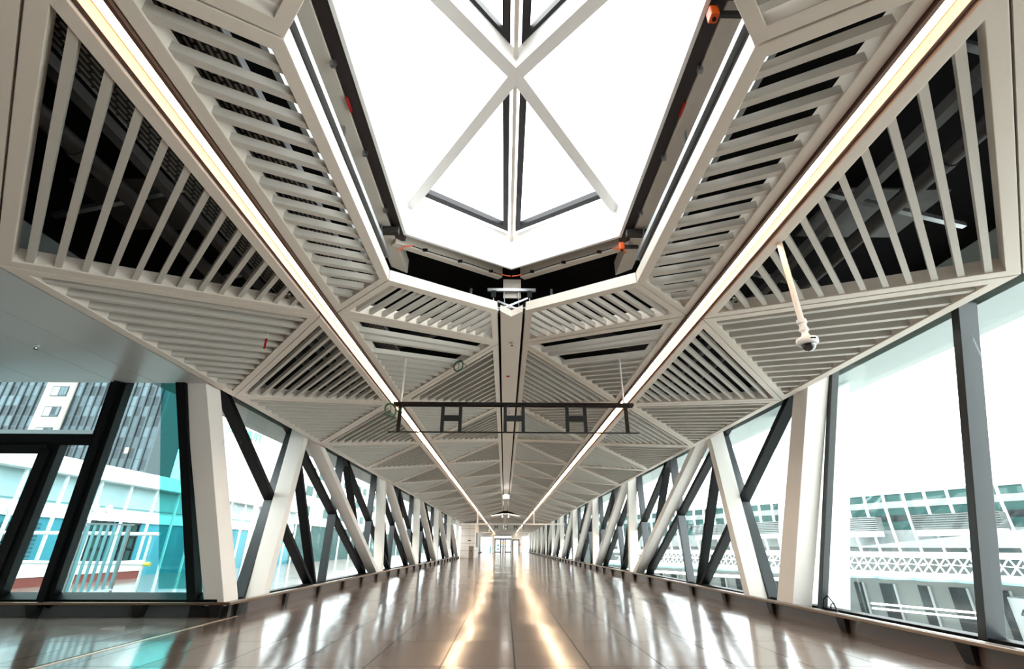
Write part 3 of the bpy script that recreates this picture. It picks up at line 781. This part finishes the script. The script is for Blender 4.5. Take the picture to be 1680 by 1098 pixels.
sprinkler(0.02, 10.6, 3.815, 'sprinkler head on the ridge cover, beyond the dark sign frame')
tag(MB().box(-0.06, 0.0, 8.13, 8.20, 3.812, 3.819).build('red_sticker', 'red_plastic'), 'tiny red sticker on the ridge cover', 'sticker')
r = thing('hanging_tag', 'red and white tag hanging from the left outer slats', 'tag', (-2.83, 4.95, 3.10))
MB().box(-0.012, 0.012, -0.002, 0.002, -0.10, 0.03).build('red_part', 'red_plastic', r)
MB().box(-0.012, 0.012, -0.002, 0.002, 0.03, 0.09).build('white_part', 'white_plastic', r)
def coil(c, rad, lab, tilt, n=3):
    r = thing('cable_coil', lab, 'cable coil', c, 'coils of green cable')
    pts = []
    for i in range(36*n):
        a = 2*math.pi*i/36; rr = rad*(1+0.05*math.sin(i*0.37)); 
        pts.append((rr*0.8*math.cos(a), 0.02*math.sin(a*0.33)+0.012*(i/36), rr*math.sin(a)+tilt*math.cos(a)*0.02))
    MB().path(pts, 0.009, n=6).build('loops', 'green_cable', r, smooth=True)
    MB().path([(0, 0.0, -rad), (0.01, 0, 0), (0.0, 0.0, rad)], 0.005, n=6).build('tie', 'green_cable', r)
    MB().path([(rad*0.6, 0.0, rad*0.7), (rad*1.2, 0.01, rad*0.3), (rad*1.6, 0.01, -rad*0.2)], 0.005, n=6).build('tail', 'green_cable', r)
    return r
coil((-0.83, 7.0, 3.585), 0.085, 'coil of green cable hanging near the ridge, left of centre', 1)
coil((-1.69, 6.42, 2.70), 0.095, 'green cable coil hanging at the left end of the dark sign frame', -1)
r = thing('exit_sign_box', 'white lit box hanging under the ridge far down the hall', 'exit sign', (0.0, 27.0, 0))
MB().box(-0.17, 0.17, -0.05, 0.05, 3.36, 3.54).build('box', 'exit_glow', r)
MB().box(-0.10, 0.10, -0.03, 0.03, 3.54, 3.82).build('mount', 'white_plastic', r)
for y in (50.0,):
    for x in (-0.3, 0.3):
        tag(MB().box(x-0.05, x+0.05, y, y+0.06, 3.62, 3.76).build('lit_box', 'exit_glow'), f'tiny lit box {"left" if x < 0 else "right"} of the ridge beyond the far rooflight', 'light')

# ------------------------------------------------------------------ far enclosure, bin and end wall
EX = -2.81
w = struct('wall_enclosure'); w['label'] = 'cream panelled enclosure far on the left'
MB().prism_y([(-4.14, 0), (EX, 0), (EX, zin(EX)-0.25), (-4.14, 2.9)], 47.0, 53.6).build('cladding', 'cream_tiles', w)
MB().box(EX-0.001, EX+0.03, 49.0, 52.2, 0.9, 2.2).build('louvre_grille', 'ext_grey_pale', w)
tag(MB().box(-3.45, -3.15, 46.93, 46.99, 1.42, 1.5).build('wall_notice', 'mullion_grey'), 'small dark notice on the cream enclosure', 'notice')
r = thing('litter_bin', 'tall bronze litter bin in front of the cream enclosure', 'bin', (-3.05, 46.2, 0))
MB().box(-0.21, 0.21, -0.2, 0.2, 0.0, 0.98).build('body', 'bin_bronze', r, bevel=0.02)
MB().box(-0.05, 0.05, -0.205, -0.19, 0.58, 0.66).build('opening', 'black_plastic', r)
MB().box(-0.23, 0.23, -0.22, 0.22, 0.96, 1.0).build('lid', 'bin_bronze', r, bevel=0.01)
w = struct('wall_end'); w['label'] = 'cream end wall with the glass doors'
m = MB()
m.box(-4.7, -2.35, YEND, YEND+0.3, 2.6, 3.4).box(-2.35, -1.9, YEND, YEND+0.3, 0, 3.9).box(1.2, 1.45, YEND, YEND+0.3, 0, 3.9).box(-1.9, 1.2, YEND, YEND+0.3, 2.95, 3.95).box(1.45, 2.65, YEND, YEND+0.3, 2.15, 3.6).box(2.65, 3.2, YEND, YEND+0.3, 0, 3.5).box(3.2, 4.7, YEND, YEND+0.3, 2.7, 3.3)
m.build('cladding', 'panel_cream', w)
d = struct('door_2'); d['label'] = 'double glass entrance doors with a glazed transom at the far end'
m = MB()
for x in (-1.85, -0.75, -0.35, 0.05, 1.15): m.box(x-0.10, x+0.10, YEND+0.02, YEND+0.12, 0, 2.2)
m.box(-1.9, 1.2, YEND+0.02, YEND+0.12, 2.15, 2.38).box(-1.9, 1.2, YEND+0.02, YEND+0.12, 2.80, 2.97)
m.box(-1.9, -0.75, YEND+0.02, YEND+0.1, 0.0, 0.14).box(0.05, 1.2, YEND+0.02, YEND+0.1, 0.0, 0.14).box(-1.9, 1.2, YEND+0.02, YEND+0.1, 0.95, 1.02)
m.build('frame', 'door_frame', d)
MB().box(-1.85, 1.15, YEND+0.05, YEND+0.07, 0.02, 2.95).build('glass_pane', 'glass_clear', d)
d = struct('door_3'); d['label'] = 'single dark framed door right of the double doors'
m = MB(); m.box(1.40, 1.60, YEND-0.02, YEND+0.12, 0, 2.15).box(2.50, 2.70, YEND-0.02, YEND+0.12, 0, 2.15).box(1.40, 2.70, YEND-0.02, YEND+0.12, 2.00, 2.2)
m.build('frame', 'door_frame', d)
MB().box(1.57, 2.53, YEND+0.05, YEND+0.07, 0.0, 2.05).build('glass_pane', 'glass_clear', d)
tag(MB().tube((-0.35, YEND-0.02, 1.62), (-0.35, YEND-0.0, 1.62), 0.20, n=24).build('door_sticker', 'sign_yellow'), 'round yellow sticker on the far double doors', 'sticker')
for x, z, k in ((-1.25, 1.2, 'upper'), (-1.25, 0.55, 'lower')):
    tag(MB().box(x-0.22, x+0.22, YEND+0.03, YEND+0.05, z-0.12, z+0.14).build('door_sticker', 'sign_cyan'), f'{k} cyan sticker on the far left door leaf', 'sticker')
tag(MB().box(-2.80, -2.55, YEND-0.4, YEND-0.36, 0.0, 1.0).build('cyan_board', 'sign_cyan'), 'small cyan standing board left of the far doors', 'notice')
tag(MB().box(2.72, 2.90, YEND-0.05, YEND-0.01, 1.1, 1.55).build('alarm_point', 'orange_plastic'), 'orange red alarm point right of the single far door', 'alarm')

# ================================================================== OUTSIDE
tag(MB().box(-9, 9, YEND+9, YEND+9.4, -4.6, 5.5).build('door_backdrop', 'backdrop_paint'), 'added pale backdrop wall hiding bright sky behind the far glass doors', 'wall')  # added backdrop, keeps the bright sky from washing out the door frames
ZG = -4.6
gp = MB().box(-140, 140, -60, 240, ZG-0.2, ZG).build('ground', 'ground_concrete'); st(gp, 'pale concrete apron outside')
# white weather board leaning outside the right glass
tag(MB().prism_x([(6.52, 3.18), (8.6, 3.18), (9.9, -0.4), (8.08, -0.4)], 5.02, 5.03).build('weather_board', 'frosted_white'), 'leaning white board outside, behind the broad right column', 'cladding board')

# ---- right: terminal across the apron. local x runs along its front, local y towards the hall
T = Matrix.Translation((26, 31.55, 0)) @ Matrix(((-0.44, -0.898, 0, 0), (0.898, -0.44, 0, 0), (0, 0, 1, 0), (0, 0, 0, 1)))
def place(o): o.matrix_world = T; return o
tb = thing('terminal_building', 'glazed terminal across the apron with white ribs, right', 'building'); place(tb)
MB().box(-14, 40, -0.5, -0.3, 1.0, 4.2).build('upper_glazing', 'ext_upper_glazing' if 'ext_upper_glazing' in MATS else 'ext_green_glass', tb)
MB().box(-14, 40, -0.8, -0.25, 4.2, 4.35).build('roof_edge', 'ext_grey_pale', tb)
MB().box(-14, 40, -0.29, -0.27, 3.35, 3.75).build('glass_band', 'ext_grey_pale', tb)
MB().box(-14, 40, -0.29, -0.27, 2.55, 2.9).build('dark_band', 'ext_dark', tb)
MB().box(-14, 40, -0.29, -0.26, 1.0, 2.0).build('pale_band', 'ext_grey_pale', tb)
for i in range(-9, 28):
    x = 0.15+1.18*i
    pts = [(x, 0.05, 4.25), (x, 0.16, 3.4), (x-0.03, 0.2, 2.4), (x-0.06, 0.16, 1.3), (x-0.08, 0.08, 0.6)]
    m = MB()
    for a, b in zip(pts, pts[1:]): m.bar(a, b, 0.11, 0.14, up=(0, 1, 0))
    m.build('rib', 'ext_white', tb)
MB().box(-14, 40, -0.6, -0.4, ZG, 1.0).build('lower_wall', 'ext_grey', tb)
for i in range(-8, 22):
    x = 0.6+1.9*i
    MB().box(x, x+0.55+0.3*(i % 2), -0.4, -0.35, ZG, -1.2).build('dark_glass', 'ext_dark', tb)
    MB().box(x-0.14, x-0.02, -0.38, -0.25, ZG, -1.2).build('post', 'ext_grey_pale', tb)
for n_, (x0, x1) in enumerate(((1.7, 3.6), (-4.6, -0.4), (8.2, 11.0), (14.0, 17.2))):
    r = thing('plant_louvre', ['grey louvred plant box by the left end of the seen terminal', 'larger dark louvred plant box at the terminal, beside the grey mullion', 'grey louvred plant box seen between the right steel members', 'farthest louvred plant box at the terminal'][n_], 'plant box', (0, 0, 0), 'louvred plant boxes'); place(r)
    MB().box(x0, x1, 0.3, 1.1, 1.95, 2.8).build('box', 'ext_grey', r)
    m = MB()
    for k in range(7): m.box(x0-0.05, x1+0.05, 1.1, 1.2, 2.0+k*0.125, 2.05+k*0.125)
    m.build('slats', 'ext_grey_pale' if n_ != 1 else 'ext_grey', r)
    MB().box(x0+0.1, x1, 0.3, 1.05, 1.6, 1.95).build('base', 'ext_white', r)
r = thing('wing_canopy', 'long tapering grey canopy wing in front of the terminal', 'canopy'); place(r)
MB().prism([(3.0, 1.3, 0.95), (-9, 1.3, 0.95), (-9, 3.0, 0.95), (3.0, 1.5, 0.95)], [(3.0, 1.3, 1.02), (-9, 1.3, 2.1), (-9, 3.0, 2.1), (3.0, 1.5, 1.02)]).build('wing', 'ext_grey_pale', r)
r = thing('lattice_walkway', 'white triangulated lattice walkway roof in front of the terminal', 'walkway'); place(r)
MB().box(-12, 30, 1.4, 1.75, 0.40, 0.72).build('top_beam', 'ext_white', r)
m = MB()
for i in range(-20, 50):
    x = i*0.55
    m.bar((x, 1.6, 0.45), (x+0.5, 2.1, -0.35), 0.06, 0.06); m.bar((x+0.55, 1.6, 0.45), (x+0.05, 2.1, -0.35), 0.06, 0.06)
    if i % 2: m.bar((x, 1.6, 0.0), (x+1.1, 1.9, 0.1), 0.05, 0.05)
m.build('lattice', 'ext_white', r)
m = MB()
for i in range(-6, 16):
    x0 = i*2.0
    arc = [(x0+2.0*k/8, 2.2+0.7*math.sin(math.pi*k/8)) for k in range(9)]
    prism_z(m.bm, [(x0, 1.6)]+arc[0:1]+arc[1:]+[(x0+2.0, 1.6)] if False else [(x0, 1.5)]+arc+[(x0+2.0, 1.5)], -0.78, -0.66)
m.build('scalloped_edge', 'ext_cyan_pale', r)
MB().box(-12, 30, 1.5, 2.2, -0.66, -0.38).build('lower_beam', 'ext_white', r)
for z, l in ((-2.35, 'upper'), (-2.62, 'lower')):
    o = MB().box(-2.6, 3.4, 1.0, 1.1, z, z+0.09).build('light_line', 'ext_lamp'); place(o); tag(o, f'{l} of two bright light lines low on the terminal front', 'light')
o = MB().box(9.5, 30, 1.0, 1.1, -1.35, -1.15).build('light_line', 'ext_lamp'); place(o); tag(o, 'bright light line seen low between the right steel members', 'light')
r = thing('round_kiosk', 'grey round kiosk wall with a dark 4, at the right edge', 'kiosk'); place(r)
m = MB(); m.lathe((-5.6, 1.6, 0), [(1.75, ZG), (1.75, -1.35)], 40); m.build('wall', 'ext_grey_pale', r)
def text(body, size, mtx, mt, name, parent, ext=0.01):
    c = bpy.data.curves.new(name, 'FONT'); c.body = body; c.size = size; c.extrude = ext; c.materials.append(MATS[mt])
    o = bpy.data.objects.new(name, c); COL.objects.link(o)
    o.matrix_world = mtx
    dg = bpy.context.evaluated_depsgraph_get(); me = bpy.data.meshes.new_from_object(o.evaluated_get(dg))
    bpy.data.objects.remove(o); o = bpy.data.objects.new(name, me); COL.objects.link(o)
    if parent: o.parent = parent
    o.matrix_local = mtx
    return o
# seen from the hall (local +y side), the reading direction is local -x
R_T = Matrix(((-1, 0, 0, 0), (0, 0, 1, 0), (0, 1, 0, 0), (0, 0, 0, 1)))
text('4', 0.62, Matrix.Translation((-4.55, 3.02, -2.2)) @ Matrix.Rotation(math.radians(-32), 4, 'Z') @ R_T, 'ext_dark', 'number', r)
text('M', 0.62, Matrix.Translation((-5.75, 3.36, -2.2)) @ R_T, 'ext_dark', 'letter', r)
# two people far below at the terminal
def figure(x, y, lab, turn):
    r = thing('person', lab, 'person'); r.matrix_world = T @ Matrix.Translation((x, y, ZG)) @ Matrix.Rotation(turn, 4, 'Z')
    def skinned(name, verts, edges, radii, mt):
        me = bpy.data.meshes.new(name); me.from_pydata(verts, edges, []); me.materials.append(MATS[mt])
        o = bpy.data.objects.new(name, me); COL.objects.link(o); o.parent = r
        sk = o.modifiers.new('skin', 'SKIN'); sk.use_smooth_shade = True
        for v, q in zip(me.skin_vertices[0].data, radii): v.radius = q
        me.skin_vertices[0].data[0].use_root = True
        o.modifiers.new('sub', 'SUBSURF').levels = 1
        return o
    V = [(0, 0, 0.95), (0, 0, 1.15), (0, 0, 1.38), (0, 0, 1.5), (0, 0.01, 1.62), (0, 0.01, 1.72), (-0.19, 0, 1.42), (-0.25, 0.02, 1.15), (-0.2, -0.18, 0.98), (0.19, 0, 1.42), (0.25, 0.02, 1.15), (0.2, -0.18, 0.98),
         (-0.1, 0, 0.88), (-0.11, -0.02, 0.48), (-0.11, 0.02, 0.07), (-0.11, -0.14, 0.04), (0.1, 0, 0.88), (0.11, 0.02, 0.48), (0.11, 0.06, 0.07), (0.11, -0.1, 0.04)]
    Ed = [(0, 1), (1, 2), (2, 3), (3, 4), (4, 5), (2, 6), (6, 7), (7, 8), (2, 9), (9, 10), (10, 11), (0, 12), (12, 13), (13, 14), (14, 15), (0, 16), (16, 17), (17, 18), (18, 19)]
    Ra = [(0.15, 0.11), (0.15, 0.11), (0.17, 0.11), (0.055, 0.055), (0.085, 0.1), (0.07, 0.08), (0.06, 0.06), (0.045, 0.045), (0.035, 0.035), (0.06, 0.06), (0.045, 0.045), (0.035, 0.035),
          (0.09, 0.09), (0.06, 0.06), (0.045, 0.045), (0.035, 0.03), (0.09, 0.09), (0.06, 0.06), (0.045, 0.045), (0.035, 0.03)]
    skinned('body', V, Ed, Ra, 'cloth_dark')
    MB().lathe((0, 0.02, 1.60), [(0.05, 0.10), (0.1, 0.12), (0.105, 0.17), (0.07, 0.22), (0.01, 0.235)], 16).build('hair', 'ext_grey_pale', r, smooth=True)
    MB().lathe((0, -0.055, 1.62), [(0.02, -0.07), (0.06, -0.04), (0.07, 0.02), (0.06, 0.07), (0.02, 0.09)], 14).build('face', 'skin', r, smooth=True)
    return r
figure(1.1, 3.4, 'person in dark clothes walking below the light lines outside', 0.4)
figure(-1.45, 4.6, 'person in dark clothes beside the leaning grey mullion, outside', 2.6)

# ---- left: office tower
TY = 60
tw = thing('office_tower', 'tall dark glass office tower with a pale stone strip, left', 'building', (0, TY, 0))
MB().box(-90, -44.6, 0.2, 5, ZG, 46).build('core', 'ext_dark', tw)
MB().box(-90, -44.6, 0.0, 0.2, ZG, 46).build('curtain_wall', 'tower_glass', tw)
m = MB()
for i in range(48):
    x = -90+0.95*i
    m.box(x-0.05, x+0.05, -0.14, 0.0, ZG, 46)
m.build('fins', 'frame_grey', tw)
MB().box(-60.6, -56.8, -0.35, 0.0, ZG, 46).build('stone_strip', 'tower_stone', tw)
for k in range(14):
    z = 2.4+2.72*k
    f = MB().box(-59.6, -57.5, -0.42, -0.34, z, z+1.35).build('window', 'ext_dark', tw)
    MB().box(-59.5, -58.62, -0.45, -0.42, z+0.1, z+1.25).build('pane', 'ext_grey_pale', f)
    MB().box(-58.5, -57.6, -0.45, -0.42, z+0.1, z+1.25).build('pane', 'tower_glass', f)
for x, z in ((-62.4, 13.6), (-62.0, 13.4), (-47.5, 11.5), (-51.0, 12.3)):
    MB().box(x-0.3, x+0.3, -0.05, -0.01, z, z+0.7).build('lit_lamp', 'ext_warm_lamp', tw)

# ---- left: low glass fronted building beside the hall
lb = thing('low_glass_building', 'low turquoise glass building with white parapet, close on the left', 'building', (-14, 0, 0))
MB().box(-9, -0.3, 6, 34, ZG, 3.35).build('core', 'ext_dark', lb)
MB().box(-9.2, 0.25, 5.8, 34.2, 3.0, 3.48).build('parapet', 'ext_white', lb)
MB().box(-0.3, -0.2, 6, 34, 2.1, 3.0).build('upper_band', 'lit_panels', lb)
MB().box(-0.3, -0.18, 6, 34, 1.75, 2.1).build('white_band', 'ext_white', lb)
MB().box(-0.3, -0.24, 6, 34, -0.2, 1.75).build('glass_front', 'ext_cyan', lb)
for i in range(0, 20):
    y = 7.2+1.4*i
    MB().bar((0.02, y, ZG), (0.02, y, 3.1), 0.07, 0.07).build('rib', 'ext_white', lb)
    if i in (3, 4, 5):
        m = MB()
        for k in range(12): m.box(-0.2, -0.12, y+0.12, y+1.28, 0.3+k*0.11, 0.36+k*0.11)
        m.build('slats', 'ext_teal_dark', lb)
    if i in (7, 8):
        m = MB()
        for k in range(5): m.box(-0.2, -0.14, y+0.15, y+1.3, 0.0+k*0.42, 0.05+k*0.42)
        for k in range(4): m.box(-0.2, -0.14, y+0.15+k*0.36, y+0.21+k*0.36, 0.0, 1.75)
        m.build('window_bars', 'ext_dark', lb)
        MB().box(-0.24, -0.20, y+0.15, y+1.3, 0.0, 1.75).build('pale_glass', 'ext_green_glass', lb)
MB().box(-0.3, -0.2, 6, 34, ZG, -0.2).build('base_wall', 'ext_teal_dark', lb)
m = MB()
for k in range(3):
    y = 13.75+0.28*k
    m.bar((0.06, y+0.12, 2.05), (0.06, y, 1.9), 0.03, 0.05, up=(1, 0, 0)); m.bar((0.06, y, 1.9), (0.06, y+0.12, 1.75), 0.03, 0.05, up=(1, 0, 0))
m.build('arrow_marks', 'ext_white', lb)
for k, y in enumerate((16.3, 16.95, 17.55)):
    o = MB().tube((-13.93, y, 2.12), (-13.86, y, 2.12), 0.13, n=24).build('globe_lamp', 'ext_white'); tag(o, ['nearest', 'middle', 'farthest'][k]+' of three round white lamps on the low left building', 'lamp', 'round white lamps')
pw = thing('parapet_wall', 'low white and dark red parapet wall outside the left glass wall', 'wall', (-12, 0, 0))
MB().box(-0.2, 0, 8.7, 17.4, 0.22, 0.52).build('white_coping', 'ext_white', pw)
MB().box(-0.18, -0.02, 8.7, 17.3, -0.35, 0.22).build('red_band', 'ext_red', pw)
MB().box(-0.18, -0.02, 8.7, 17.3, ZG, -0.35).build('base', 'ext_dark', pw)
# terrace outside the left glass wall with railing and slatted screen
tag(MB().box(-11.6, -5.3, 9.0, 11.6, -0.55, -0.3).build('terrace_slab', 'ext_grey'), 'grey terrace slab outside the left glass wall', 'terrace')
r = thing('terrace_railing', 'white pipe railing with two rails outside the left glass wall', 'railing', (0, 10.5, 0))
MB().tube((-11.5, 0, 1.20), (-7.15, 0, 1.17), 0.035).build('top_rail', 'ext_white', r)
MB().tube((-11.5, 0, 0.67), (-7.25, 0, 0.62), 0.035).build('mid_rail', 'ext_white', r)
MB().tube((-7.28, 0, 0.62), (-7.16, 0, 0.618), 0.040).build('end_cap', 'ext_yellow', r)
for x in (-11.4, -10.0, -8.6, -7.3): MB().tube((x, 0, -0.3), (x, 0, 1.2), 0.025).build('post', 'ext_white', r)
r = thing('slatted_screen', 'pale blue slatted screen leaning on the terrace outside', 'screen', (0, 9.6, 0))
for k in range(7):
    x = -7.90+0.125*k
    MB().bar((x, 0, 1.32), (x+0.0, 0.02, 0.10+0.02*k), 0.05, 0.02, up=(0, 1, 0)).build('slat', 'ext_cyan_pale', r)
MB().bar((-7.96, 0, 1.33), (-7.05, 0, 1.31), 0.03, 0.03).build('top_bar', 'ext_grey_pale', r)
MB().bar((-7.96, 0, 0.12), (-7.1, 0, 0.24), 0.03, 0.03).build('bottom_bar', 'ext_white', r)
MB().box(-7.96, -7.93, -0.01, 0.02, -0.3, 1.3).build('leg', 'ext_grey_pale', r)
MB().box(-7.13, -7.10, -0.01, 0.02, -0.3, 1.3).build('leg', 'ext_grey_pale', r)
# ---- left: white office block and green glass hall further along
ob = thing('white_office_block', 'white office block with rows of windows, seen through the left windows', 'building', (-34, 0, 0))
MB().box(-14, 0, 82, 150, ZG, 26).build('wall', 'ext_white', ob)
for k in range(7):
    for i in range(13):
        y = 84+4.8*i
        if (i*7+k*3) % 5 == 0: continue
        MB().box(0.0, 0.06, y, y+3.0, 2.5+3.2*k, 4.1+3.2*k).build('window', 'ext_green_glass', ob)
gh = thing('green_glass_hall', 'long green glass hall seen low through the left windows', 'building', (-17, 0, 0))
MB().box(-6, 0, 36, 120, ZG, 2.6).build('wall', 'ext_green_glass', gh)
for i in range(20): MB().box(0, 0.12, 36+4*i, 36.12+4*i, ZG, 2.6).build('white_rib', 'ext_white', gh)
MB().box(-6.1, 0.1, 36, 120, 2.6, 2.85).build('roof_edge', 'ext_white', gh)
# mirrored shop lettering outside, beyond the first left window
sg = thing('shop_sign', 'white board with red and mirrored green lettering, seen through the first left window', 'sign', (-9.0, 0, 0))
MB().box(-0.06, -0.02, 13.6, 18.2, 4.0, 6.4).build('board', 'ext_white', sg)
MB().box(-0.14, -0.06, 18.05, 18.2, ZG, 6.4).build('post', 'ext_white', sg)
# text plane facing +X, letters mirrored as in the view: reading towards -Y
RM = Matrix(((0, 0, 1, 0), (1, 0, 0, 0), (0, 1, 0, 0), (0, 0, 0, 1))) @ Matrix.Scale(-1, 4, (1, 0, 0))
text('TTURKAAE(', 0.42, Matrix.Translation((0.0, 17.3, 4.35)) @ RM, 'sign_green', 'lettering', sg)
text('LL/', 0.7, Matrix.Translation((0.0, 16.2, 5.0)) @ RM, 'sign_red', 'lettering', sg)
